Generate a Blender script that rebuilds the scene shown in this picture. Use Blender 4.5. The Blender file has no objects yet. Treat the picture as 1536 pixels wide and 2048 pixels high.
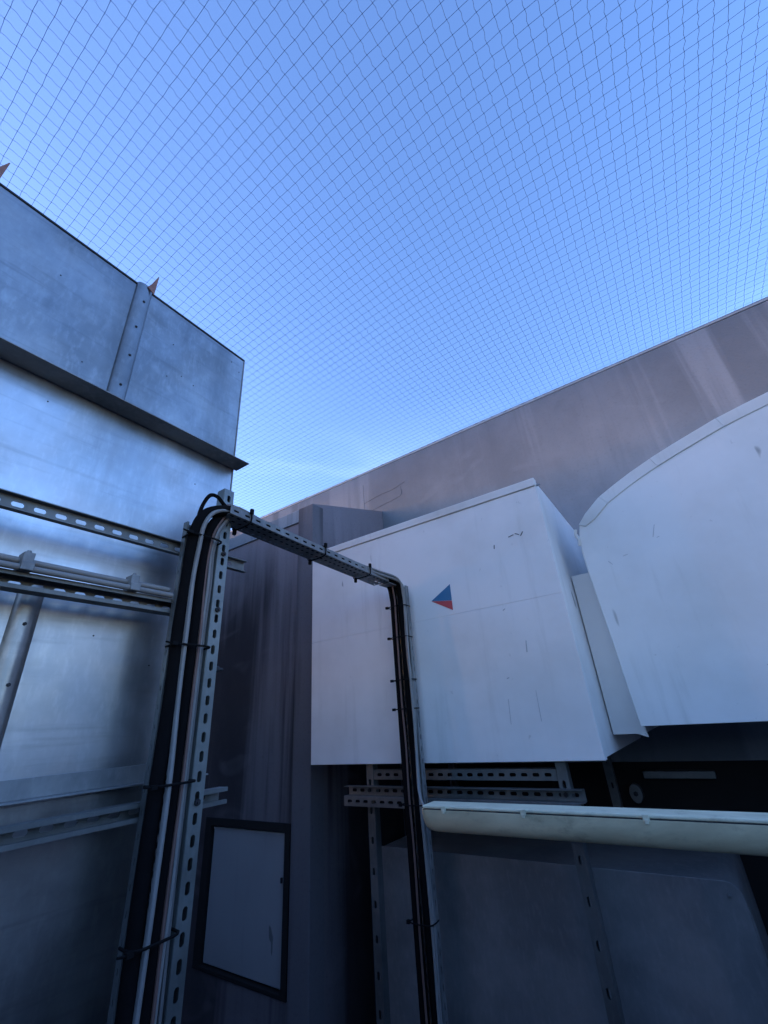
import bpy, bmesh, math, random
from mathutils import Vector, Matrix
random.seed(7)
S = bpy.context.scene
COL = S.collection
R = math.radians
PI = math.pi

# ------------------------------------------------------------------ camera
cam_d = bpy.data.cameras.new('camera')
cam = bpy.data.objects.new('camera', cam_d)
COL.objects.link(cam)
right = Vector((0.81740383, 0.57234576, -0.06535527))
down = Vector((-0.30077982, 0.32727526, -0.89578033))
fwd = Vector((-0.49130691, 0.75187182, 0.43966611))
m = Matrix((right, -down, -fwd)).transposed().to_4x4()
cam.matrix_world = m
cam_d.sensor_fit = 'HORIZONTAL'
cam_d.sensor_width = 36.0
cam_d.lens = 36.0 * 856.12 / 1536.0
cam_d.clip_start = 0.02
cam_d.clip_end = 2000
S.camera = cam

# ------------------------------------------------------------------ sky, light, exposure
SUN_EL, SUN_AZ = 3.5, 250.0            # low dusk sun, behind the unit on the left
w = bpy.data.worlds.new("World")
S.world = w
w.use_nodes = True
nt = w.node_tree
nt.nodes.clear()
out = nt.nodes.new('ShaderNodeOutputWorld')
bg = nt.nodes.new('ShaderNodeBackground')
sky = nt.nodes.new('ShaderNodeTexSky')
sky.sky_type = 'NISHITA'
sky.sun_disc = False
sky.sun_elevation = R(SUN_EL)
sky.sun_rotation = R(SUN_AZ)
sky.air_density = 1.0
sky.dust_density = 1.0
sky.ozone_density = 3.0
tint = nt.nodes.new('ShaderNodeMix')
tint.data_type = 'RGBA'; tint.blend_type = 'MULTIPLY'
tint.inputs[0].default_value = 1.0
tint.inputs[7].default_value = (0.99, 0.842, 1.0, 1)      # the phone's cold white balance
nt.links.new(sky.outputs[0], tint.inputs[6])
wisp = nt.nodes.new('ShaderNodeTexNoise')
wmap = nt.nodes.new('ShaderNodeMapping'); wmap.inputs['Scale'].default_value = (1.2, 1.2, 4.0)
wco = nt.nodes.new('ShaderNodeTexCoord')
nt.links.new(wco.outputs['Generated'], wmap.inputs[0]); nt.links.new(wmap.outputs[0], wisp.inputs['Vector'])
wisp.inputs['Scale'].default_value = 1.6; wisp.inputs['Detail'].default_value = 5; wisp.inputs['Distortion'].default_value = .5
wr = nt.nodes.new('ShaderNodeMapRange'); wr.interpolation_type = 'SMOOTHSTEP'
wr.inputs['From Min'].default_value = .5; wr.inputs['From Max'].default_value = .78; wr.inputs['To Max'].default_value = .6
nt.links.new(wisp.outputs['Fac'], wr.inputs['Value'])
wmix = nt.nodes.new('ShaderNodeMix'); wmix.data_type = 'RGBA'; wmix.blend_type = 'ADD'     # thin high cloud
wmul = nt.nodes.new('ShaderNodeMix'); wmul.data_type = 'RGBA'; wmul.blend_type = 'MULTIPLY'; wmul.inputs[0].default_value = 1
wmul.inputs[7].default_value = (2.0, 1.3, .8, 1)
nt.links.new(tint.outputs[2], wmul.inputs[6])
wz = nt.nodes.new('ShaderNodeSeparateXYZ'); nt.links.new(wco.outputs['Generated'], wz.inputs[0])
we = nt.nodes.new('ShaderNodeMapRange'); we.interpolation_type = 'SMOOTHSTEP'      # cloud lies low in the sky
we.inputs['From Min'].default_value = .66; we.inputs['From Max'].default_value = .46
nt.links.new(wz.outputs[2], we.inputs['Value'])
wm = nt.nodes.new('ShaderNodeMath'); wm.operation = 'MULTIPLY'
nt.links.new(wr.outputs['Result'], wm.inputs[0]); nt.links.new(we.outputs['Result'], wm.inputs[1])
nt.links.new(wm.outputs[0], wmix.inputs[0]); nt.links.new(tint.outputs[2], wmix.inputs[6]); nt.links.new(wmul.outputs[2], wmix.inputs[7])
nt.links.new(wmix.outputs[2], bg.inputs[0])
bg.inputs[1].default_value = 0.12
nt.links.new(bg.outputs[0], out.inputs[0])

sun_d = bpy.data.lights.new('sun', 'SUN')
sun_d.energy = 0.006
sun_d.angle = R(20)
sun_d.color = (1.0, 0.9, 0.8)
sun = bpy.data.objects.new('sun', sun_d)
sd = Vector((math.sin(R(SUN_AZ)) * math.cos(R(SUN_EL)), math.cos(R(SUN_AZ)) * math.cos(R(SUN_EL)), math.sin(R(SUN_EL))))
sun.rotation_euler = sd.to_track_quat('Z', 'Y').to_euler()
sun.location = (0, 0, 6)
COL.objects.link(sun)

S.view_settings.view_transform = 'Standard'
S.view_settings.look = 'None'
S.view_settings.gamma = 1.0
S.view_settings.use_curve_mapping = False
S.view_settings.exposure = 3.56
S.cycles.max_bounces = 6
S.cycles.use_denoising = True

# ------------------------------------------------------------------ materials
class NT:
    """small node-graph writer"""
    def __init__(s, name):
        s.m = bpy.data.materials.new(name); s.m.use_nodes = True
        s.t = s.m.node_tree; s.b = s.t.nodes['Principled BSDF']
        s.co = s.t.nodes.new('ShaderNodeTexCoord').outputs['Object']
    def n(s, k): return s.t.nodes.new(k)
    def l(s, a, b): s.t.links.new(a, b)
    def noise(s, scale, vec=(1, 1, 1), detail=4, rough=0.55, off=0.0, dist=0.0):
        mp = s.n('ShaderNodeMapping'); mp.inputs['Scale'].default_value = vec
        mp.inputs['Location'].default_value = (off, off * .7, off * 1.3)
        s.l(s.co, mp.inputs[0])
        t = s.n('ShaderNodeTexNoise'); t.inputs['Scale'].default_value = scale
        t.inputs['Detail'].default_value = detail; t.inputs['Roughness'].default_value = rough
        t.inputs['Distortion'].default_value = dist
        s.l(mp.outputs[0], t.inputs['Vector'])
        return t.outputs['Fac']
    def voro(s, scale, vec=(1, 1, 1)):
        mp = s.n('ShaderNodeMapping'); mp.inputs['Scale'].default_value = vec
        s.l(s.co, mp.inputs[0])
        t = s.n('ShaderNodeTexVoronoi'); t.inputs['Scale'].default_value = scale
        s.l(mp.outputs[0], t.inputs['Vector'])
        return t.outputs['Color']
    def ramp(s, f, a, b, lo=0.0, hi=1.0):
        r = s.n('ShaderNodeMapRange'); r.interpolation_type = 'SMOOTHSTEP'
        r.inputs['From Min'].default_value = a; r.inputs['From Max'].default_value = b
        r.inputs['To Min'].default_value = lo; r.inputs['To Max'].default_value = hi
        s.l(f, r.inputs['Value']); return r.outputs['Result']
    def math(s, op, a, b):
        n = s.n('ShaderNodeMath'); n.operation = op
        for i, v in enumerate((a, b)):
            if isinstance(v, (int, float)): n.inputs[i].default_value = v
            else: s.l(v, n.inputs[i])
        return n.outputs[0]
    def mix(s, f, a, b):
        n = s.n('ShaderNodeMix'); n.data_type = 'RGBA'
        for i, v in ((0, f), (6, a), (7, b)):
            if isinstance(v, (int, float)): n.inputs[i].default_value = v
            elif isinstance(v, tuple): n.inputs[i].default_value = (*v, 1) if len(v) == 3 else v
            else: s.l(v, n.inputs[i])
        return n.outputs[2]
    def bump(s, h, strength, dist=0.01):
        b = s.n('ShaderNodeBump'); b.inputs['Strength'].default_value = strength
        b.inputs['Distance'].default_value = dist
        s.l(h, b.inputs['Height']); s.l(b.outputs[0], s.b.inputs['Normal'])
    def sep(s, axis):
        x = s.n('ShaderNodeSeparateXYZ'); s.l(s.co, x.inputs[0]); return x.outputs[axis]
    def fin(s, col=None, rough=None, metal=0.0, spec=None):
        if isinstance(col, tuple): s.b.inputs['Base Color'].default_value = (*col, 1)
        elif col is not None: s.l(col, s.b.inputs['Base Color'])
        if isinstance(rough, (int, float)): s.b.inputs['Roughness'].default_value = rough
        elif rough is not None: s.l(rough, s.b.inputs['Roughness'])
        s.b.inputs['Metallic'].default_value = metal
        if spec is not None: s.b.inputs['Specular IOR Level'].default_value = spec
        return s.m

def galv(name, base, dark, r0, r1, metal, spots=True):
    g = NT(name)
    blot = g.noise(3.2, (1, 1, 1), 5, .6, 1.0)
    fine = g.noise(60, (1, 1, .35), 4, .6, 2.0)
    spang = g.voro(70)
    c = g.mix(g.ramp(blot, .35, .68), base, dark)
    c = g.mix(g.math('MULTIPLY', g.ramp(fine, .45, .75), .35), c, tuple(min(1, x * 1.25) for x in base))
    bw = g.n('ShaderNodeRGBToBW'); g.l(spang, bw.inputs[0])
    c = g.mix(g.math('MULTIPLY', bw.outputs[0], .18), c, dark)
    if spots:
        sp = g.noise(7, (1, 1, 1), 3, .5, 5.0)
        c = g.mix(g.math('MULTIPLY', g.ramp(sp, .60, .80), .45), c, tuple(min(1, x * 1.4 + .02) for x in base))
        brush = g.noise(34, (1, .07, 1), 5, .6, 9.0)
        c = g.mix(g.math('MULTIPLY', g.ramp(brush, .50, .75), .30), c, tuple(x * .55 for x in dark))
        run = g.noise(5, (1, 1, .13), 5, .55, 8.0, .3)
        c = g.mix(g.math('MULTIPLY', g.ramp(run, .50, .70), .45), c, tuple(x * .62 for x in dark))
    rr = g.ramp(g.noise(5, (1, 1, 1), 4, .6, 3.0), .3, .7, r0, r1)
    g.bump(g.math('ADD', g.math('MULTIPLY', g.noise(1.7, (1, 1, 1), 2, .5, 4.0), 1.0), g.math('MULTIPLY', fine, .03)), .055, .04)
    return g.fin(c, rr, metal)

M_GALV = galv('galvanised_sheet', (.50, .52, .55), (.38, .41, .44), .31, .46, .93)
M_GALV_DARK = galv('dark_galvanised_sheet', (.37, .375, .38), (.22, .23, .24), .28, .42, .92)  # darker copy of the sheet, for upper and lower panels and stiffeners
M_STRUT = galv('zinc_strut', (.27, .30, .30), (.17, .19, .19), .42, .6, .75, False)
M_RAIL = galv('dull_zinc_strut', (.21, .22, .22), (.13, .14, .14), .45, .62, .7, False)
M_TRAY = galv('weathered_tray', (.33, .34, .34), (.17, .18, .19), .5, .7, .6, False)
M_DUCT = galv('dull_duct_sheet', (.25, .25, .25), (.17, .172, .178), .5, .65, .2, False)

def painted(name, base, stain, amount=.5):
    g = NT(name)
    big = g.noise(1.6, (1, 1, 1), 5, .6, 11)
    drip = g.noise(14, (1, 1, .10), 5, .6, 12)
    speck = g.noise(26, (1, 1, .8), 5, .7, 13)
    pock = g.noise(11, (1, 1, .35), 2, .5, 14, .4)
    c = g.mix(g.math('MULTIPLY', g.ramp(big, .35, .75), amount), base, stain)
    c = g.mix(g.math('MULTIPLY', g.ramp(drip, .55, .8), amount * .9), c, stain)
    c = g.mix(g.math('MULTIPLY', g.ramp(speck, .66, .76), .35), c, tuple(x * .55 for x in stain))
    c = g.mix(g.math('MULTIPLY', g.ramp(pock, .76, .80), .7), c, tuple(x * .35 for x in stain))
    g.bump(g.math('ADD', g.noise(2.2, (1, 1, 1), 3, .5, 15), g.math('MULTIPLY', speck, .03)), .22, .03)
    return g.fin(c, .55, 0.0, .35)

M_WHITE = painted('white_paint', (.80, .79, .78), (.60, .59, .565), .62)
M_WHITE2 = painted('white_paint_aged', (.74, .73, .71), (.50, .48, .44), .7)

def concrete(name, base, light, dark, streak, wash_shade=None):
    g = NT(name)
    big = g.noise(.9, (1, 1, .7), 6, .62, 21)
    st = g.noise(3.2, (1, 1, .055), 5, .55, 22, .25)
    st2 = g.noise(7.5, (1, 1, .05), 4, .6, 23, .2)
    grit = g.noise(55, (1, 1, 1), 5, .65, 24)
    patch = g.noise(2.3, (1, 1, 1.4), 2, .4, 25, 1.2)
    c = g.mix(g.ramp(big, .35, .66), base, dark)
    c = g.mix(g.math('MULTIPLY', g.ramp(st, .50, .62), streak), c, light)
    c = g.mix(g.math('MULTIPLY', g.ramp(st2, .54, .72), streak * .8), c, dark)
    c = g.mix(g.math('MULTIPLY', g.ramp(patch, .58, .74), .18), c, light)
    if wash_shade:      # pale lime runs under the coping, also painting in the wall's shade falloff
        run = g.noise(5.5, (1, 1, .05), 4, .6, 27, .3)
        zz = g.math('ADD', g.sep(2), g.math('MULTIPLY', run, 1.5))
        c = g.mix(g.math('MULTIPLY', g.ramp(zz, wash_shade[0], wash_shade[1]), .85), c, light)
    c = g.mix(g.math('MULTIPLY', g.ramp(grit, .5, .8), .25), c, tuple(x * .6 for x in dark))
    g.bump(g.math('ADD', g.math('MULTIPLY', patch, .3), g.math('MULTIPLY', grit, .25)), .35, .012)
    return g.fin(c, .9, 0.0, .2)

M_CONC = concrete('weathered_render', (.228, .256, .285), (.285, .315, .346), (.170, .192, .216), .85)
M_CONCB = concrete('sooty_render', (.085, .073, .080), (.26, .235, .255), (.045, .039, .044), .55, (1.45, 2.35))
M_PIL = concrete('stained_render', (.115, .108, .118), (.185, .175, .19), (.075, .07, .077), .7)
M_DECK = concrete('roof_felt', (.09, .09, .095), (.12, .12, .12), (.05, .05, .055), .1)

def plain(name, col, rough, metal=0.0, var=.25, scale=18, bump=.1, spec=None):
    g = NT(name)
    f = g.noise(scale, (1, 1, 1), 5, .6, 31)
    c = g.mix(g.math('MULTIPLY', g.ramp(f, .35, .7), var), col, tuple(x * .45 for x in col))
    g.bump(f, bump, .003)
    return g.fin(c, rough, metal, spec)

M_BLACK = plain('black_rubber', (.008, .008, .009), .8, 0, .25, 18, .1, .12)
M_FOAM = plain('black_pipe_insulation', (.008, .0075, .0085), .9, 0, .3, 30, .3, .06)
M_GREY = plain('grey_cable_sheath', (.25, .245, .24), .6)
M_GREYD = plain('dark_grey_cable_sheath', (.15, .15, .15), .55)
M_SCUFF = plain('scuffed_primer', (.44, .44, .45), .7)
M_RED = plain('brown_cable_sheath', (.17, .10, .085), .6)
M_RUST = plain('rusty_primer', (.34, .17, .14), .8, .1, .6, 60)
M_STEEL = plain('bolt_zinc', (.30, .31, .32), .5, .8)
M_DARKST = plain('dark_bolt', (.04, .04, .045), .6, .4)
M_GASKET_SHADE = plain('black_gasket_and_shade', (.008, .008, .009), .9)
M_BOARD = painted('grey_board', (.34, .345, .36), (.26, .26, .27), .5)
def grimy(name, base, dirt):
    g = NT(name)
    a = g.noise(3.5, (.5, 1, 1.2), 6, .65, 41, .5)
    b = g.noise(22, (.6, 1, 1), 5, .7, 42)
    c = g.mix(g.math('MULTIPLY', g.ramp(a, .42, .68), .6), base, dirt)
    c = g.mix(g.math('MULTIPLY', g.ramp(b, .52, .74), .45), c, tuple(x * .6 for x in dirt))
    g.bump(b, .05, .002)
    return g.fin(c, .5, 0, .35)
M_LENS = grimy('opal_lens', (.78, .73, .50), (.42, .39, .25))
M_LBASE = grimy('lamp_base_plastic', (.84, .83, .62), (.54, .53, .38))
M_BLUE = plain('blue_sticker', (.035, .17, .33), .45, 0, .15, 12, 0)
M_REDS = plain('red_sticker', (.52, .075, .085), .45, 0, .15, 12, 0)
M_NET = plain('sky_glow_twine', (.07, .16, .36), .8)  # bluish glow of the bright sky put into the dark twine's colour
M_FLASH = plain('grey_flashing', (.40, .40, .40), .5, .3)

# ------------------------------------------------------------------ builders
class MB:
    def __init__(s): s.v = []; s.f = []
    def add(s, vs, fs):
        o = len(s.v); s.v += [tuple(v) for v in vs]; s.f += [tuple(i + o for i in f) for f in fs]; return s
    def box(s, x0, x1, y0, y1, z0, z1):
        vs = [(x, y, z) for x in (x0, x1) for y in (y0, y1) for z in (z0, z1)]
        return s.add(vs, [(0, 1, 3, 2), (4, 6, 7, 5), (0, 4, 5, 1), (2, 3, 7, 6), (0, 2, 6, 4), (1, 5, 7, 3)])
    def prism(s, poly, axis, a, b):
        """poly: 2-D outline (in the other two axes, in order), extruded along axis from a to b"""
        def p(u, v, t): return {'x': (t, u, v), 'y': (u, t, v), 'z': (u, v, t)}[axis]
        n = len(poly)
        vs = [p(u, v, a) for u, v in poly] + [p(u, v, b) for u, v in poly]
        fs = [tuple(range(n)), tuple(range(2 * n - 1, n - 1, -1))] + [(i, n + i, n + (i + 1) % n, (i + 1) % n) for i in range(n)]
        return s.add(vs, fs)
    def tube(s, pts, r, n=8, flat=1.0, side=None, caps=True):
        pts = [Vector(p) for p in pts]; rings = []
        ref = Vector(side) if side else None
        for i, p in enumerate(pts):
            d = (pts[min(i + 1, len(pts) - 1)] - pts[max(i - 1, 0)]).normalized()
            a = ref if ref is not None else (Vector((0, 0, 1)) if abs(d.z) < .9 else Vector((1, 0, 0)))
            u = (a - d * a.dot(d)).normalized(); v = d.cross(u); ref = u
            rings.append([p + u * math.cos(2 * PI * k / n) * r + v * math.sin(2 * PI * k / n) * r * flat for k in range(n)])
        vs = [q for g in rings for q in g]; fs = []
        for i in range(len(rings) - 1):
            for k in range(n):
                fs.append((i * n + k, i * n + (k + 1) % n, (i + 1) * n + (k + 1) % n, (i + 1) * n + k))
        if caps: fs += [tuple(range(n - 1, -1, -1)), tuple(range((len(rings) - 1) * n, len(rings) * n))]
        return s.add(vs, fs)
    def hexbolt(s, c, axis, r=.008, h=.006):
        c = Vector(c); d = Vector(axis).normalized()
        return s.tube([c, c + d * h], r, 6).tube([c + d * h, c + d * h * 1.8], r * .5, 6)
    def slotted(s, o, du, dv, L, W, pitch=.05, sl=.028, sw=.013, first=None, flip=False):
        """a flat strip of length L along du and width W along dv with real elongated holes"""
        o = Vector(o); du = Vector(du); dv = Vector(dv)
        n = max(1, int(L / pitch)); first = (L - n * pitch) / 2 if first is None else first
        def q(u, v): return o + du * u + dv * v
        def quad(u0, u1):
            if u1 - u0 > 1e-5: s.add([q(u0, 0), q(u1, 0), q(u1, W), q(u0, W)], [(0, 1, 2, 3)])
        quad(0, first); u = first
        while u + pitch <= L + 1e-6:
            cu, cv = u + pitch / 2, W / 2
            a, b, e = sl / 2, sw / 2, sw * .29
            hole = [(-a, b - e), (-a + e, b), (a - e, b), (a, b - e), (a, -b + e), (a - e, -b), (-a + e, -b), (-a, -b + e)]
            rim = [(-pitch / 2, W / 2), (-pitch / 2, W / 2), (pitch / 2, W / 2), (pitch / 2, W / 2), (pitch / 2, -W / 2), (pitch / 2, -W / 2), (-pitch / 2, -W / 2), (-pitch / 2, -W / 2)]
            vs = [q(cu + h[0], cv + h[1]) for h in hole] + [q(cu + c[0], cv + c[1]) for c in (rim[0], rim[2], rim[4], rim[6])]
            C = {0: 8, 1: 8, 2: 9, 3: 9, 4: 10, 5: 10, 6: 11, 7: 11}
            fs = []
            for k in range(8):
                k2 = (k + 1) % 8
                fs.append((k, k2, C[k]) if C[k] == C[k2] else (k, k2, C[k2], C[k]))
            s.add(vs, fs); u += pitch
        quad(u, L)
        return s

def link(name, me, mat, parent):
    o = bpy.data.objects.new(name, me); COL.objects.link(o)
    if me is not None and mat is not None and not me.materials: me.materials.append(mat)
    if parent is not None:
        o.parent = parent
        off = parent.location if parent.parent is None else Vector((0, 0, 0))      # meshes are written in world coordinates
        o.matrix_parent_inverse = Matrix.Translation(-off)
    return o
def obj(name, mb, mat, parent=None, bevel=0.0, seg=2, smooth=False, solid=0.0):
    me = bpy.data.meshes.new(name)
    me.from_pydata(mb.v, [], mb.f)
    bm = bmesh.new(); bm.from_mesh(me)
    if solid: bmesh.ops.remove_doubles(bm, verts=bm.verts, dist=1e-5)
    bmesh.ops.recalc_face_normals(bm, faces=bm.faces); bm.to_mesh(me); bm.free()
    if smooth:
        for p in me.polygons: p.use_smooth = True
        me.set_sharp_from_angle(angle=R(40))
    o = link(name, me, mat, parent)
    if solid:
        sm = o.modifiers.new('solid', 'SOLIDIFY'); sm.thickness = solid; sm.offset = 0
    if bevel:
        b = o.modifiers.new('bevel', 'BEVEL'); b.width = bevel; b.segments = seg; b.limit_method = 'ANGLE'; b.angle_limit = R(35)
    return o
def tag(o, label, cat, group=None, kind=None):
    if label: o['label'] = label
    if cat: o['category'] = cat
    if group: o['group'] = group
    if kind: o['kind'] = kind
    return o
def thing(name, loc, label, cat, group=None):
    o = bpy.data.objects.new(name, None); COL.objects.link(o); o.location = loc
    return tag(o, label, cat, group, 'thing')
def arc(cx, cy, r, a0, a1, n): return [(cx + r * math.cos(R(a0 + (a1 - a0) * i / n)), cy + r * math.sin(R(a0 + (a1 - a0) * i / n))) for i in range(n + 1)]
def smooth_path(pts, n=6):
    """Catmull-Rom through pts"""
    P = [Vector(p) for p in pts]; P = [P[0] * 2 - P[1]] + P + [P[-1] * 2 - P[-2]]; r = []
    for i in range(1, len(P) - 2):
        a, b, c, d = P[i - 1:i + 3]
        for k in range(n):
            t = k / n
            r.append(.5 * ((2 * b) + (c - a) * t + (2 * a - 5 * b + 4 * c - d) * t * t + (3 * b - a - 3 * c + d) * t ** 3))
    r.append(P[-2]); return r

DECK = -1.55          # the camera stands 1.55 m above the roof deck
YA, ZA = 3.16, 2.385  # tall rear wall
YB, ZB = 2.20, 1.575  # lower wall in front of it
XU = -1.44            # face of the galvanised unit
Y1 = .990             # its far end

# ------------------------------------------------------------------ ground
obj('roof_deck', MB().box(-400, 400, -400, 400, DECK - .3, DECK), M_DECK)['kind'] = 'structure'

# ------------------------------------------------------------------ walls
t = thing('tall_rear_wall', (0, YA, DECK), 'tall grey rendered wall with rain streaks rising behind the white duct boxes to the net', 'wall')
obj('wall', MB().box(-9, 7, YA, YA + .3, DECK, ZA - .022), M_CONC, t, .008)
obj('shade_strip', MB().box(-2.08, 7, YA - .004, YA - .0005, DECK, -.30), M_GASKET_SHADE, t)  # near-black sheet painting the deep shade low on the wall
lump = MB(); rl = random.Random(5)
for k in range(60):
    x = -4 + k * .095 + rl.random() * .06; a, b_, c_ = .006 + rl.random() * .02, .004 + rl.random() * .008, .003 + rl.random() * .007
    lump.prism([(x - a, ZA + .0005), (x + a, ZA + .0005), (x + a * .5, ZA + c_), (x - a * .4, ZA + c_ * .8)], 'y', YA + .001, YA + .03 + b_)
obj('mortar_crumbs', lump, M_PIL, t)['kind'] = 'stuff'
obj('flashing', MB().box(-9, 7, YA - .002, YA + .32, ZA - .020, ZA), M_FLASH, t, .003)
for pts in ([(-2.3, 2.02), (-2.1, 2.05), (-1.95, 2.055), (-1.8, 2.09)], [(-2.3, 2.24), (-2.3, 2.04), (-2.295, 1.93)], [(-1.85, 2.06), (-1.86, 1.96), (-2.05, 1.93), (-2.3, 1.90)]):
    obj('crack', MB().tube(smooth_path([(x, YA - .001, z) for x, z in pts], 4), .0013, 4), M_PIL, t)

t = thing('lower_wall', (-4, YB, DECK), 'dark sooty rendered lower wall with sloping top between galvanised unit and white box', 'wall')
hx0, hx1, hz0, hz1 = -3.065, -2.255, -1.262, -.503
wb = MB()
wb.prism([(YB, DECK), (YA - .002, DECK), (YA - .002, 1.86), (YB, ZB)], 'x', -7, -3.9)
wb.prism([(YB, hz1), (YA - .002, hz1), (YA - .002, 1.86), (YB, ZB)], 'x', -3.9, -2.085)
wb.box(-3.9, hx0, YB, YA - .002, DECK, hz1)
wb.box(hx1, -2.085, YB, YA - .002, DECK, hz1)
wb.box(hx0, hx1, YB, YA - .002, DECK, hz0)
wb.box(hx0, hx1, YB + .09, YA - .002, hz0, hz1)
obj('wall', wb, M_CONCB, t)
obj('coping_band', MB().prism([(YB - .014, 1.462), (YB, 1.462), (YB, ZB), (YB - .014, ZB - .004)], 'x', -7, -2.238), M_CONC, t, .003)
obj('pilaster', MB().box(-2.237, -2.083, YB - .02, YB + .1, DECK, ZB - .002), M_PIL, t, .006)
fr = MB()
fr.box(hx0, hx0 + .06, YB - .008, YB + .088, hz0, hz1).box(hx1 - .045, hx1, YB - .008, YB + .088, hz0, hz1)
fr.box(hx0 + .06, hx1 - .045, YB - .008, YB + .088, hz1 - .045, hz1).box(hx0 + .06, hx1 - .045, YB - .008, YB + .088, hz0, hz0 + .02)
obj('opening_frame', fr, M_GASKET_SHADE, t, .003)
pn = obj('access_panel', MB().box(-2.99, -2.308, YB + .012, YB + .04, -1.232, -.556), M_BOARD, t, .003)
obj('panel_edge', MB().box(-2.99, -2.308, YB + .008, YB + .0118, -.566, -.556), M_FLASH, pn)
obj('latch', MB().box(-2.335, -2.325, YB + .002, YB + .0115, -.79, -.765), M_DARKST, pn, .001)

# side of the plant well behind the photographer, then two added light-shaping walls
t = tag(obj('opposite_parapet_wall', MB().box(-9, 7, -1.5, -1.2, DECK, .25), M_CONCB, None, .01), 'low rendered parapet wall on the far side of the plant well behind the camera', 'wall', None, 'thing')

t = tag(obj('glow_blocker_wall', MB().box(-3.75, -3.45, Y1 - .06, YB - .003, DECK, 1.72), M_CONCB, None, .01), 'unseen dark wall added behind the galvanised unit to block the sky glow', 'wall', None, 'thing')  # added out of sight to keep dusk glow off the lower wall

t = tag(obj('reflection_screen', MB().box(2.6, 2.75, -1.19, YA - .003, DECK, .42), M_FLASH, None, .01), 'unseen grey screen added beyond the right edge for the metal panels to reflect', 'screen', None, 'thing')  # added out of view, shapes what the galvanised panels reflect

# ------------------------------------------------------------------ galvanised unit on the left
U = thing('air_handling_unit', (XU - 1, -1, DECK), 'large galvanised sheet metal unit with flanged joints filling the left side', 'ventilation unit')
obj('body', MB().box(XU - 1.6, XU - .004, -3.2, Y1 - .003, DECK, 1.707), M_GALV, U, .002)
obj('upper_panel', MB().box(XU - .0035, XU, .4785, Y1, 1.072, 1.711), M_GALV_DARK, U, .001)
obj('upper_panel', MB().box(XU - .0035, XU, -.636, .4755, 1.072, 1.711), M_GALV_DARK, U, .001)
obj('upper_panel', MB().box(XU - .0035, XU, -3.2, -.64, 1.072, 1.711), M_GALV_DARK, U, .001)
obj('middle_panel', MB().box(XU - .0035, XU, -3.2, Y1, .397, 1.058), M_GALV, U, .001)
obj('middle_panel', MB().box(XU - .0035, XU, .4045, Y1, -.067, .394), M_GALV, U, .001)
obj('middle_panel', MB().box(XU - .0035, XU, -3.2, .4005, -.067, .394), M_GALV, U, .001)
obj('lower_panel', MB().box(XU - .0035, XU, -3.2, Y1, DECK + .1, -.1165), M_GALV_DARK, U, .001)
obj('top_trim', MB().box(XU - .02, XU + .004, -3.2, Y1 + .004, 1.7115, 1.7195), M_DARKST, U, .001)
obj('corner_trim', MB().box(XU - .02, XU + .003, Y1 + .0005, Y1 + .006, DECK + .1, 1.711), M_TRAY, U, .001)
# angle flange
obj('flange', MB().box(XU + .0005, XU + .004, -3.2, Y1 + .02, 1.063, 1.112).box(XU + .0005, -1.351, -3.2, 1.012, 1.059, 1.063), M_TRAY, U, .001)
obj('ledge_angle', MB().box(XU + .0005, XU + .004, -3.2, Y1, -.111, -.066).box(XU + .0005, -1.395, -3.2, Y1, -.1155, -.111), M_TRAY, U, .001)
def stiffener(y0, y1, z0, z1, spike):
    yc, hw = (y0 + y1) / 2, (y1 - y0) / 2
    prof = [(XU + .0005, y0 - .001)] + [(XU + .003 + .017 * math.sin(R(a)), yc - hw * math.cos(R(a))) for a in range(0, 181, 20)] + [(XU + .0005, y1 + .001)]
    o = obj('stiffener', MB().prism(prof, 'z', z0, z1), M_GALV_DARK, U, 0, 2, True)
    if spike:
        obj('rusty_tip', MB().prism([(yc + .002, z1 - .012), (y1 + .001, z1 - .03), (y1 + .004, z1 + .088), (y1 + .001, z1 + .086), (yc + .014, z1 + .018)], 'x', XU + .0205, XU + .0245), M_RUST, o)
    z, k = z0 + .06, 0
    while z < z1 - .05:
        obj('bolt', MB().hexbolt((XU + .0195, yc + .004 * (k % 2), z), (1, 0, 0), .005, .003), M_DARKST, o); z += .15; k += 1
stiffener(.443, .506, 1.1125, 1.722, True)
stiffener(-.088, -.025, 1.1125, 1.722, True)
stiffener(.373, .434, -.0655, .40, False)
stiffener(-.424, -.362, -.0655, .40, False)
for (y, z) in ((0.635, 1.525), (0.694, 1.387), (0.752, 1.377), (0.635, 1.345), (0.921, 1.652), (0.969, 1.620), (0.212, 1.504), (0.349, 1.197), (0.762, 0.212), (0.297, 0.985), (0.826, 0.911), (0.582, 0.286)):
    obj('rivet', MB().tube([(XU, y, z), (XU + .0015, y, z)], .0024, 6), M_DARKST, U)

# ------------------------------------------------------------------ strut frame that carries the tray
XR = -1.304
def strut(o, du, dv, dw, L, name, parent, first=None, lips=True, mat=None, pitch=.05, w_=.0413, d_=.0413):
    """slotted U-channel: web at o spanned by du (length) and dv (width), flanges and lips run back along dw"""
    o = Vector(o); du = Vector(du); dv = Vector(dv); dw = Vector(dw); mbx = MB()
    mbx.slotted(o, du, dv, L, w_, pitch, .028, .0135, first)
    for e in (0, w_):
        a = o + dv * e
        mbx.add([a, a + du * L, a + du * L + dw * d_, a + dw * d_], [(0, 1, 2, 3)])
        if lips:
            b = a + dw * d_; s_ = 1 if e == 0 else -1
            mbx.add([b, b + du * L, b + du * L + dv * s_ * .009, b + dv * s_ * .009], [(0, 1, 2, 3)])
            c = b + dv * s_ * .009
            mbx.add([c, c + du * L, c + du * L - dw * .007, c - dw * .007], [(0, 1, 2, 3)])
    return obj(name, mbx, mat or M_STRUT, parent, 0, 2, False, .0025)

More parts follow.
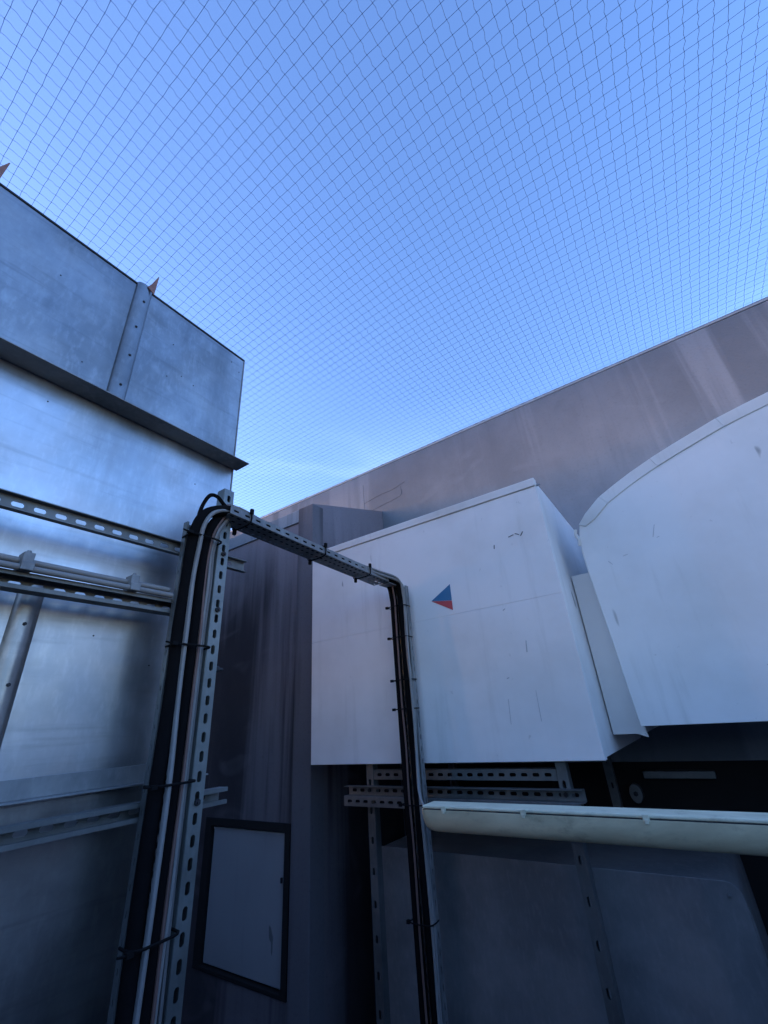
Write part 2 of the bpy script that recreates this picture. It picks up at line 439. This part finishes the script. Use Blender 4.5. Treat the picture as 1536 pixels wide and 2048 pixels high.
F = thing('strut_frame', (XR, .87, DECK), 'slotted steel strut frame with upright post and three rails bolted along the galvanised unit', 'frame')
post = strut((-1.263, .846, DECK), (0, 0, 1), (0, 1, 0), (-1, 0, 0), .83 - DECK, 'post', F, .02)
obj('post_cap', MB().box(-1.305, -1.2625, .845, .8885, .829, .834), M_STRUT, post, .001)
strut((XR - .023, -3.0, .551), (0, 1, 0), (0, 0, 1), (1, 0, 0), 4.008, 'rail', F, .012, False, M_RAIL, .05, .0413, .0205)
strut((XR - .042, -3.0, .352), (0, 1, 0), (0, 0, 1), (1, 0, 0), 3.86, 'rail', F, .012, True, M_RAIL)
strut((XR - .042, -3.0, -.190), (0, 1, 0), (0, 0, 1), (1, 0, 0), 4.0, 'rail', F, .012, True, M_RAIL)
for z in (.572, .373, -.168, -.9): obj('bolt', MB().hexbolt((-1.262, .867, z + .001), (1, 0, 0), .009, .007), M_DARKST, post)
b = MB().hexbolt((-1.283, .8885, .19), (0, 1, 0), .01, .02)
obj('bolt', b, M_DARKST, post)

# conduits on the second rail
for i, (z, x, lab) in enumerate(((.425, -1.315, 'upper grey conduit clipped along the second rail of the strut frame'), (.402, -1.292, 'lower grey conduit clipped along the second rail of the strut frame'))):
    c = thing('conduit', (x, -1, z), lab, 'conduit', 'conduits on the second rail')
    p = [(x, -3 + k * .25, z + .0015 * math.sin(k * 1.7 + i)) for k in range(15)] + [(x, .72, z)]
    obj('pipe', MB().tube(p, .0085, 10), M_GREY, c, 0, 2, True)
    if i == 1:
        for y in (.335, .60, -.2):
            obj('saddle_clip', MB().box(x - .034, x + .014, y - .014, y + .014, .393, .415).box(x - .034, x + .004, y - .012, y + .012, .415, .442).tube([(x - .01, y, .442), (x - .01, y, .45)], .006, 6), M_TRAY, c, .002)

# ------------------------------------------------------------------ cable trays
def tray(name, label, o, du, dv, dw, L, W, H, mat=M_TRAY, rows=3, pitch=.03, fs=.022):
    """perforated base at o (length du, width dv), flanges stand along dw"""
    o = Vector(o); du = Vector(du); dv = Vector(dv); dw = Vector(dw)
    T = thing(name, o, label, 'cable tray', 'perforated cable trays')
    base = MB()
    for k in range(rows): base.slotted(o + dv * (W * k / rows), du, dv, L, W / rows, pitch, pitch * .55, W / rows * .34)
    obj('base', base, mat, T, 0, 2, False, .0015)
    for e in (0, W):
        f = MB().slotted(o + dv * e, du, dw, L, H, .05, fs, H * (.26 if fs > .02 else .16))
        lip = .006 if e == 0 else -.006
        a = o + dv * e + dw * H
        f.add([a, a + du * L, a + du * L + dv * lip, a + dv * lip], [(0, 1, 2, 3)])
        obj('flange', f, mat, T, 0, 2, False, .0015)
    return T
tray('cable_tray', 'upright perforated cable tray carrying black pipes beside the slotted post', (-1.3, .728, DECK), (0, 0, 1), (0, 1, 0), (1, 0, 0), .66 - DECK, .116, .021, M_RAIL, 3, .03, .014)
d = Vector((0, .99911, -.0421))
tray('cable_tray', 'perforated cable tray bridging across from the post to the white box', (-1.2, .835, .705), d, (-1, 0, 0), (0, d.z * -1, d.y), 1.0, .098, .03)
tray('cable_tray', 'perforated cable tray hanging down in front of the white box', (-1.262, 1.962, DECK), (0, 0, 1), (1, 0, 0), (0, -1, 0), .655 - DECK, .1, .026, M_TRAY)
# end bracket fixing of the bridge
tag(obj('tray_bracket', MB().box(-1.262, -1.195, 1.83, 1.965, .655, .659).box(-1.262, -1.195, 1.966, 1.97, .60, .659), M_TRAY, None, .001), 'small bent steel bracket joining bridging tray to the hanging tray at the white box', 'bracket')

# ------------------------------------------------------------------ cables and pipes: up the post, over the bridge, down at the box
def bridge_z(y): return .705 - .0421 * (y - .835)
def route(y_up, x_up, x_br, dz, x_dn, y_dn, zb, jit=0.0, arch=0.0, bottom=DECK + .02):
    rnd = random.Random(int(y_up * 1e4))
    j = lambda: (rnd.random() - .5) * jit
    p = [(x_up + j(), y_up + j(), z) for z in (bottom, -1.2, -.9, -.6, -.35, -.1, .12, .3, .45, .56)]
    p += [(x_up + .012, y_up + .004, .64), (x_up + .018, y_up + .035, .70 + arch * .6), (x_br, .86, bridge_z(.86) + dz + arch)]
    p += [(x_br + j() * .4, y, bridge_z(y) + dz + j() * .2) for y in (1.0, 1.2, 1.4, 1.6)]
    p += [(x_br * .6 + x_dn * .4, 1.74, bridge_z(1.74) + dz), (x_dn, y_dn - .035, bridge_z(1.8) + dz * .8 - .008), (x_dn, y_dn, .60)]
    p += [(x_dn + j(), y_dn + j() * .5, z) for z in (.5, .3, .1, -.1, -.3, -.5, -.75, -1.0, -1.25)] + [(x_dn, y_dn, zb)]
    return smooth_path(p, 5)
def cable(name, label, cat, path, r, mat, n=10, flat=1.0, side=None, group=None):
    return tag(obj(name, MB().tube(path, r, n, flat, side), mat, None, 0, 2, True), label, cat, group)
g1 = 'pipes and cables tied to the trays'
cable('insulated_pipe', 'thick black insulated pipe, leftmost in the upright tray', 'pipe', route(.746, -1.266, -1.222, .022, -1.243, 1.93, DECK + .02, .004), .0195, M_FOAM, 12, group=g1)
cable('insulated_pipe', 'black insulated pipe running behind the grey cables beside the post', 'pipe', route(.795, -1.272, -1.262, .024, -1.197, 1.935, DECK + .02, .004), .0175, M_FOAM, 12, group=g1)
cable('flat_cable', 'wide pale grey cable running up between the two black pipes', 'cable', route(.757, -1.244, -1.215, .016, -1.176, 1.935, DECK + .02, .012, .0), .0092, M_GREY, 8, .75, group=g1)
cable('thin_cable', 'thin grey cable up the tray beside the post', 'cable', route(.823, -1.262, -1.208, .03, -1.170, 1.915, DECK + .02, .009, .006), .0052, M_GREY, 7, group=g1)
cable('thin_cable', 'thin dark grey cable right against the slotted post', 'cable', route(.833, -1.268, -1.230, .034, -1.185, 1.945, DECK + .02, .005, .016), .0048, M_GREYD, 7, group=g1)
cable('thin_cable', 'thin brown cable running down the middle of the hanging tray', 'cable', route(.810, -1.258, -1.24, .034, -1.2215, 1.908, DECK + .02, .006, .02), .0045, M_RED, 7, group=g1)
cable('cable_loop', 'short black cable loop arching over the top of the upright tray', 'cable', smooth_path([(-1.255, .752, .63), (-1.252, .752, .70), (-1.248, .775, .765), (-1.245, .805, .775), (-1.24, .835, .75), (-1.24, .88, .725)], 6), .007, M_FOAM, 8)
cable('lamp_cable', 'thin grey cable curving off the hanging tray into the tube light end', 'cable', smooth_path([(-1.165, 1.915, .5), (-1.162, 1.905, .2), (-1.16, 1.9, -.05), (-1.158, 1.89, -.2), (-1.14, 1.86, -.28), (-1.105, 1.83, -.322), (-1.07, 1.81, -.335)], 6), .0055, M_GREY, 8)
# ties
def tie_ring(c, a, b, axis, r=.0022):
    """a loop of tie: ellipse-like rounded rectangle of half sizes a, b about c, in the plane normal to axis"""
    c = Vector(c); P = []
    for k in range(17):
        q = 2 * PI * k / 16; cs, sn = math.cos(q), math.sin(q)
        u = a * math.copysign(abs(cs) ** .5, cs); v = b * math.copysign(abs(sn) ** .5, sn)
        P.append(c + (Vector((u, v, 0)) if axis == 'z' else Vector((u, 0, v))))
    return P
gt = 'black cable ties'
for (z, lab, knob) in ((.30, 'black cable tie on the upright tray between second and lower rails', 1), (-.112, 'black cable tie on the upright tray at the lower rail', 1), (-.43, 'lowest black cable tie on the upright tray, near the picture bottom', 1), (.604, 'topmost black cable tie on the upright tray, just under the bend', 1)):
    if z == .30: z = .247
    mb = MB().tube(tie_ring((-1.270, .785, z), .040, .060, 'z'), .0034, 5)
    mb.box(-1.243, -1.228, .710, .726, z - .005, z + .005).tube([(-1.235, .712, z), (-1.236, .692, z + .003)], .0028, 5)
    tag(obj('cable_tie', mb, M_BLACK), lab, 'cable tie', gt)
for (z, lab) in ((.545, 'topmost black cable tie on the hanging tray'), (.385, 'second black cable tie down the hanging tray'), (.18, 'third black cable tie down the hanging tray'), (.05, 'black cable tie on the hanging tray halfway down the white box'), (-.335, 'black cable tie on the hanging tray beside the tube light end'), (-.73, 'lowest black cable tie on the hanging tray, below the tube light')):
    mb = MB().tube(tie_ring((-1.213, 1.935, z), .054, .042, 'z'), .0026, 5)
    mb.box(-1.275, -1.262, 1.895, 1.908, z - .006, z + .006)
    tag(obj('cable_tie', mb, M_BLACK), lab, 'cable tie', gt)
for (y, lab) in ((.925, 'black cable tie round the bridging tray nearest the post'), (1.335, 'black cable tie round the middle of the bridging tray'), (1.665, 'black cable tie round the bridging tray nearest the white box')):
    z = bridge_z(y) + .015
    mb = MB().tube(tie_ring((-1.249, y, z), .056, .026, 'y'), .003, 5)
    mb.box(-1.2, -1.19, y - .006, y + .006, z + .014, z + .034).box(-1.295, -1.285, y - .006, y + .006, z - .042, z - .02)
    tag(obj('cable_tie', mb, M_BLACK), lab, 'cable tie', gt)

# ------------------------------------------------------------------ white box
bx0, bx1, bz0, bz1, YF = -1.908, -.394, -.184, 1.055, 2.0
Bx = thing('ventilation_box', (-1.15, 2.5, bz0), 'white painted steel ventilation box with small blue and red triangle on its front', 'ventilation box')
obj('body', MB().box(bx0 + .004, bx1 - .003, YF + .003, YA - .003, bz0 + .004, bz1 - .004), M_WHITE, Bx, .003)
obj('front_panel', MB().box(bx0, bx1, YF, YF + .003, .4656, 1.008), M_WHITE, Bx, .0004)
obj('front_panel', MB().box(bx0, bx1, YF, YF + .003, bz0, .4647), M_WHITE, Bx, .0004)
obj('top_flange', MB().box(bx0 - .004, bx1 + .002, YF - .007, YF + .03, 1.010, bz1), M_WHITE2, Bx, .004)
obj('corner_fold', MB().box(bx1 - .002, bx1 + .001, YF + .001, YF + .045, bz0, 1.009), M_WHITE, Bx, .001)
obj('bottom_fold', MB().box(bx0, bx1, YF + .0035, YF + .05, bz0 - .002, bz0 + .0035), M_WHITE2, Bx, .001)
obj('screw', MB().hexbolt((bx1 + .002, YF + .02, 1.02), (1, 0, 0), .006, .012), M_STEEL, Bx)
st = thing('triangle_sticker', (-.97, YF, .55), 'small triangular sticker pointing left, blue above red, on the white box', 'sticker')
obj('blue_half', MB().prism([(-1.049, .556), (-.930, .623), (-.931, .5365)], 'y', YF - .0012, YF - .0002), M_BLUE, st)
obj('red_half', MB().prism([(-1.049, .555), (-.931, .5355), (-.932, .487)], 'y', YF - .0012, YF - .0002), M_REDS, st)
for (x, z, a, l) in ((-.566, .788, 0.2, .014), (-.535, .789, -.5, .011), (-.512, .784, .9, .012), (-.60, .262, 1.45, .025), (-.60, .02, 1.55, .06), (-.73, .005, 1.5, .05), (-.71, .14, .3, .006), (-.67, .44, .5, .007), (-.66, .755, 1.4, .01)):
    dx, dz = math.cos(a) * l, math.sin(a) * l
    obj('chipped_mark', MB().tube([(x - dx, YF - .0001, z - dz), (x, YF - .0004, z), (x + dx, YF - .0001, z + dz)], .0022 if l < .03 else .0010, 5), M_DARKST if l < .02 and z > .7 else M_SCUFF, Bx)

# ------------------------------------------------------------------ connector and fan casing
t = thing('duct_connector', (-.33, 2.7, -.115), 'plain white duct connector set back between the white box and the curved casing', 'duct')
obj('body', MB().box(-.3925, -.262, 2.304, YA - .004, -.113, .602), M_WHITE, t, .003)
obj('front_sheet', MB().box(-.392, -.264, 2.300, 2.3035, -.115, .604), M_WHITE, t, .001)
obj('flap', MB().add([(-.30, 2.2995, -.114), (-.2635, 2.2995, -.114), (-.255, 2.268, -.128), (-.2635, 2.2995, -.06)], [(0, 1, 2), (1, 3, 2)]), M_WHITE2, t, 0, 2, False, .001)

FC = thing('fan_casing', (.5, 2.7, -.09), 'big white curved fan casing with a rounded top edge at right', 'fan casing')
arc_pts = [(-.293, .70), (-.291, .755), (-.274, .818), (-.229, .868), (-.15, .932), (-.07, .972), (.012, 1.009), (.11, 1.047), (.207, 1.079), (.31, 1.110), (.405, 1.138), (.51, 1.160), (.607, 1.178), (.8, 1.19), (1.0, 1.18), (1.25, 1.14)]
out_poly = [(1.25, -.098), (-.262, -.084), (-.268, .055), (-.274, .24), (-.291, .577)] + arc_pts
obj('body', MB().prism(out_poly, 'y', 2.204, YA - .005), M_WHITE, FC, .003)
obj('front_plate', MB().prism(out_poly, 'y', 2.196, 2.2035), M_WHITE, FC, .002)
segs = [(2, 4), (4, 7), (7, 10), (10, 13), (13, 15)]
nrm = []
for i in range(len(arc_pts)):
    a, c = Vector(arc_pts[max(0, i - 1)]), Vector(arc_pts[min(len(arc_pts) - 1, i + 1)])
    tdir = (c - a).normalized(); nrm.append(Vector((tdir.y, -tdir.x)))
for si, (i0, i1) in enumerate(segs):
    o_ = [Vector(arc_pts[i]) - nrm[i] * .004 for i in range(i0, i1 + 1)]
    n_ = [Vector(arc_pts[i]) + nrm[i] * (.050 if i > 2 else .03) for i in range(i0, i1 + 1)]
    sh = (o_[1] - o_[0]).normalized() * .0012
    o_[0] += sh; n_[0] += sh
    # a flat rim of quads, thick in y
    mbx = MB(); n = len(o_)
    y0, y1 = 2.1905 + .0015 * (si % 2), 2.1955
    vs = [(p.x, y, p.y) for y in (y0, y1) for p in o_ + n_]
    fs = []
    for k in range(n - 1):
        fs.append((k, k + 1, n + k + 1, n + k)); fs.append((2 * n + k, 3 * n + k, 3 * n + k + 1, 2 * n + k + 1))
        fs.append((k, 2 * n + k, 2 * n + k + 1, k + 1)); fs.append((n + k, n + k + 1, 3 * n + k + 1, 3 * n + k))
    fs.append((0, n, 3 * n, 2 * n)); fs.append((n - 1, 3 * n - 1, 4 * n - 1, 2 * n - 1))
    mbx.add(vs, fs)
    obj('rim_strip', mbx, M_WHITE2, FC, .0015)
obj('torn_sealant', MB().tube(smooth_path([(-.296, 2.193, .80), (-.302, 2.19, .77), (-.293, 2.188, .745), (-.298, 2.19, .715)], 4), .007, 6), M_WHITE2, FC)
obj('edge_bead', MB().tube([(-.293, 2.198, .70), (-.291, 2.198, .577), (-.274, 2.198, .24), (-.268, 2.198, .055), (-.262, 2.198, -.084)], .0035, 6), M_WHITE2, FC)
for (x, z, a, l) in ((.02, .70, 1.2, .03), (.028, .668, .2, .006), (-.19, .60, 2.2, .012), (-.12, .62, .2, .012), (.5, .5, 1.2, .02), (.22, .10, .2, .008)):
    dx, dz = math.cos(a) * l, math.sin(a) * l
    obj('scuff_mark', MB().tube([(x - dx, 2.1962, z - dz), (x, 2.1958, z), (x + dx, 2.1962, z + dz)], .0012, 5), M_SCUFF, FC)

# ------------------------------------------------------------------ frame under the box
SF = thing('support_frame', (-1.06, 2.07, DECK), 'slotted strut support frame with two legs carrying the white box', 'frame')
for x in (-1.545, -.578):
    strut((x - .0205, 2.052, DECK), (0, 0, 1), (1, 0, 0), (0, 1, 0), bz0 - DECK - .004, 'leg', SF, .02, True, M_RAIL, .12)
for x in (-1.545, -.578):
    strut((x - .0205, 2.952, DECK), (0, 0, 1), (1, 0, 0), (0, 1, 0), bz0 - DECK - .004, 'leg', SF, .02, True, M_RAIL, .12)
strut((-1.523, 2.056, -.258), (1, 0, 0), (0, 0, 1), (0, 1, 0), .922, 'cross_rail', SF, .012, True, M_RAIL)
strut((-1.68, 2.048, -.325), (1, 0, 0), (0, 0, 1), (0, -1, 0), 1.175, 'cross_rail', SF, .012, False, M_RAIL)
strut((-1.68, 2.006, -.367), (1, 0, 0), (0, 0, 1), (0, 1, 0), 1.16, 'cross_rail', SF, .012, True, M_RAIL)
for x in (-1.545, -.578): obj('bolt', MB().hexbolt((x, 2.046, -.304), (0, -1, 0), .009, .007), M_DARKST, SF)

# strip and bracket on the wall under the curved casing
tag(obj('wall_strip', MB().box(-.43, -.095, YA - .07, YA - .003, -.375, -.34), M_RAIL, None, .003), 'pale steel strip on the dark wall below the curved casing', 'strip')
t = thing('pipe_bracket', (-.49, YA - .02, -.45), 'small oval bracket on the dark wall below the pale strip', 'bracket')
obj('plate', MB().prism([(-.495 + .032 * math.cos(2 * PI * k / 16), -.448 + .046 * math.sin(2 * PI * k / 16)) for k in range(16)], 'y', YA - .06, YA - .003), M_RAIL, t, .003)
obj('bolt', MB().hexbolt((-.495, YA - .06, -.448), (0, -1, 0), .012, .01), M_DARKST, t)

# ------------------------------------------------------------------ lower duct
LD = thing('lower_duct', (-.9, 2.7, DECK), 'dull grey sheet duct standing in shadow below the tube light', 'duct')
prof = [(-1.672, DECK), (-.112, DECK), (-.112, -.655)] + arc(-.172, -.655, .06, 0, 90, 6)[1:] + [(-1.672, -.595)]
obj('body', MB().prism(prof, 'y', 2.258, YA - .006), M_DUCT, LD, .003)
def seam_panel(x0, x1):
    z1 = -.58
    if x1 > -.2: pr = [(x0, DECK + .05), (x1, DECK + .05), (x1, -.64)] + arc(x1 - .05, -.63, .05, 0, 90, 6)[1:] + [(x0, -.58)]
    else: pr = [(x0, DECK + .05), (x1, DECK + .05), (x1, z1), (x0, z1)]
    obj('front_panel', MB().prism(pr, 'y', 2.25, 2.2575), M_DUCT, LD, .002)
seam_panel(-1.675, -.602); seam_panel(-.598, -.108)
obj('corner_angle', MB().box(-.1075, -.104, 2.249, 2.30, DECK + .05, -.66), M_TRAY, LD, .001)
obj('screw', MB().hexbolt((-.15, 2.25, -.62), (0, -1, 0), .006, .004), M_STEEL, LD)

# ------------------------------------------------------------------ tube light
TL = thing('tube_light', (-.3, 1.8, -.34), 'unlit weatherproof tube light with long greyish opal cover hung below the white box', 'light fitting')
lx0, lx1 = -1.078, .45
obj('housing', MB().box(lx0 + .012, lx1, 1.752, 1.848, -.318, -.306), M_LBASE, TL, .005, 3)
half = [(1.8 + .052 * math.cos(R(180 + a)), -.320 + .080 * math.sin(R(180 + a))) for a in range(0, 181, 15)]
mb = MB(); rings = []
for x, s_ in ((lx0, .55), (lx0 + .006, .80), (lx0 + .02, .95), (lx0 + .045, 1.0), (lx1 - .03, 1.0), (lx1, .9)):
    rings.append([(x, 1.8 + (y - 1.8) * s_, -.320 + (z + .320) * s_) for y, z in half])
n = len(half)
vs = [q for r_ in rings for q in r_]
fs = [(i * n + k, i * n + k + 1, (i + 1) * n + k + 1, (i + 1) * n + k) for i in range(len(rings) - 1) for k in range(n - 1)]
fs += [(i * n + n - 1, i * n, (i + 1) * n, (i + 1) * n + n - 1) for i in range(len(rings) - 1)]
fs += [tuple(range(n)), tuple(range((len(rings) - 1) * n, len(rings) * n))]
mb.add(vs, fs)
obj('diffuser', mb, M_LENS, TL, 0, 2, True)
obj('gasket', MB().box(lx0 + .016, lx1 - .004, 1.7495, 1.8505, -.3205, -.3185), M_DARKST, TL, .0005)
for x in (-.97, -.655, -.27, .1, .4):
    obj('clip', MB().box(x - .010, x + .010, 1.7465, 1.751, -.325, -.306).box(x - .006, x + .006, 1.743, 1.7465, -.331, -.318), M_LBASE, TL, .002)
obj('cable_gland', MB().tube([(lx0 - .012, 1.805, -.33), (lx0 + .014, 1.805, -.318)], .011, 8), M_BLACK, TL)
for x in (-.85, .05):
    obj('hanger', MB().box(x - .015, x + .015, 1.8535, 1.857, -.352, -.308).box(x - .015, x + .015, 1.8575, 2.003, -.352, -.349), M_RAIL, TL, .001)

# ------------------------------------------------------------------ bird net
random.seed(3)
ZN, PT = 2.40, .05
nx0, ny0, nx, ny = -5.0, -1.6, 132, 96
def node(i, j):
    h = random.Random(i * 977 + j * 31)
    x = nx0 + i * PT; y = ny0 + j * PT
    x += (h.random() - .5) * .005 + .006 * math.sin(y * 1.7 + .4) + .008 * math.sin(x * .9 + y * .6)
    y += (h.random() - .5) * .004 + .006 * math.sin(x * 1.3)
    z = ZN - .02 * math.sin(PI * min(1, max(0, (y + 1.6) / 4.76))) + .004 * math.sin(x * 3 + y * 2)
    return Vector((x, min(y, YA + .02), z))
N = {(i, j): node(i, j) for i in range(nx + 1) for j in range(ny + 1)}
vs, fs = [], []
def strand(a, b, wob, r=.00095):
    m1 = a.lerp(b, .3) + wob; m2 = a.lerp(b, .7) - wob
    d_ = (b - a).normalized(); u = Vector((-d_.y, d_.x, 0)) * r; k = Vector((0, 0, r))
    o = len(vs)
    for p in (a, m1, m2, b):
        vs.extend((p + u, p - u * .5 + k * .87, p - u * .5 - k * .87))
    for s_ in range(3):
        q = o + s_ * 3
        fs.extend(((q, q + 1, q + 4, q + 3), (q + 1, q + 2, q + 5, q + 4), (q + 2, q, q + 3, q + 5)))
kv, kf = [], []
for (i, j), a in N.items():
    if i < nx: strand(a, N[i + 1, j], Vector((0, (random.random() - .5) * .001, 0)))
    if j < ny: strand(a, N[i, j + 1], Vector(((random.random() + .3) * .0028, 0, 0)))
    r = .0019; o = len(kv)
    kv += [a + Vector(q) * r for q in ((1.6, 0, 0), (-1.6, 0, 0), (0, 1.1, 0), (0, -1.1, 0), (0, 0, 1), (0, 0, -1))]
    kf += [tuple(o + c for c in f) for f in ((0, 2, 4), (2, 1, 4), (1, 3, 4), (3, 0, 4), (2, 0, 5), (1, 2, 5), (3, 1, 5), (0, 3, 5))]
NET = thing('bird_net', (-1, 1, ZN), 'square mesh black bird net stretched flat overhead across the sky', 'net')
me = bpy.data.meshes.new('mesh_strands'); me.from_pydata(vs, [], fs)
link('strands', me, M_NET, NET)['kind'] = 'stuff'
me = bpy.data.meshes.new('knots'); me.from_pydata(kv, [], kf)
link('knots', me, M_NET, NET)['kind'] = 'stuff'
obj('edge_cable', MB().tube(smooth_path([(-5 + .5 * k, YA + .015, ZN + .003 * math.sin(k)) for k in range(14)], 3), .003, 6), M_STEEL, NET)
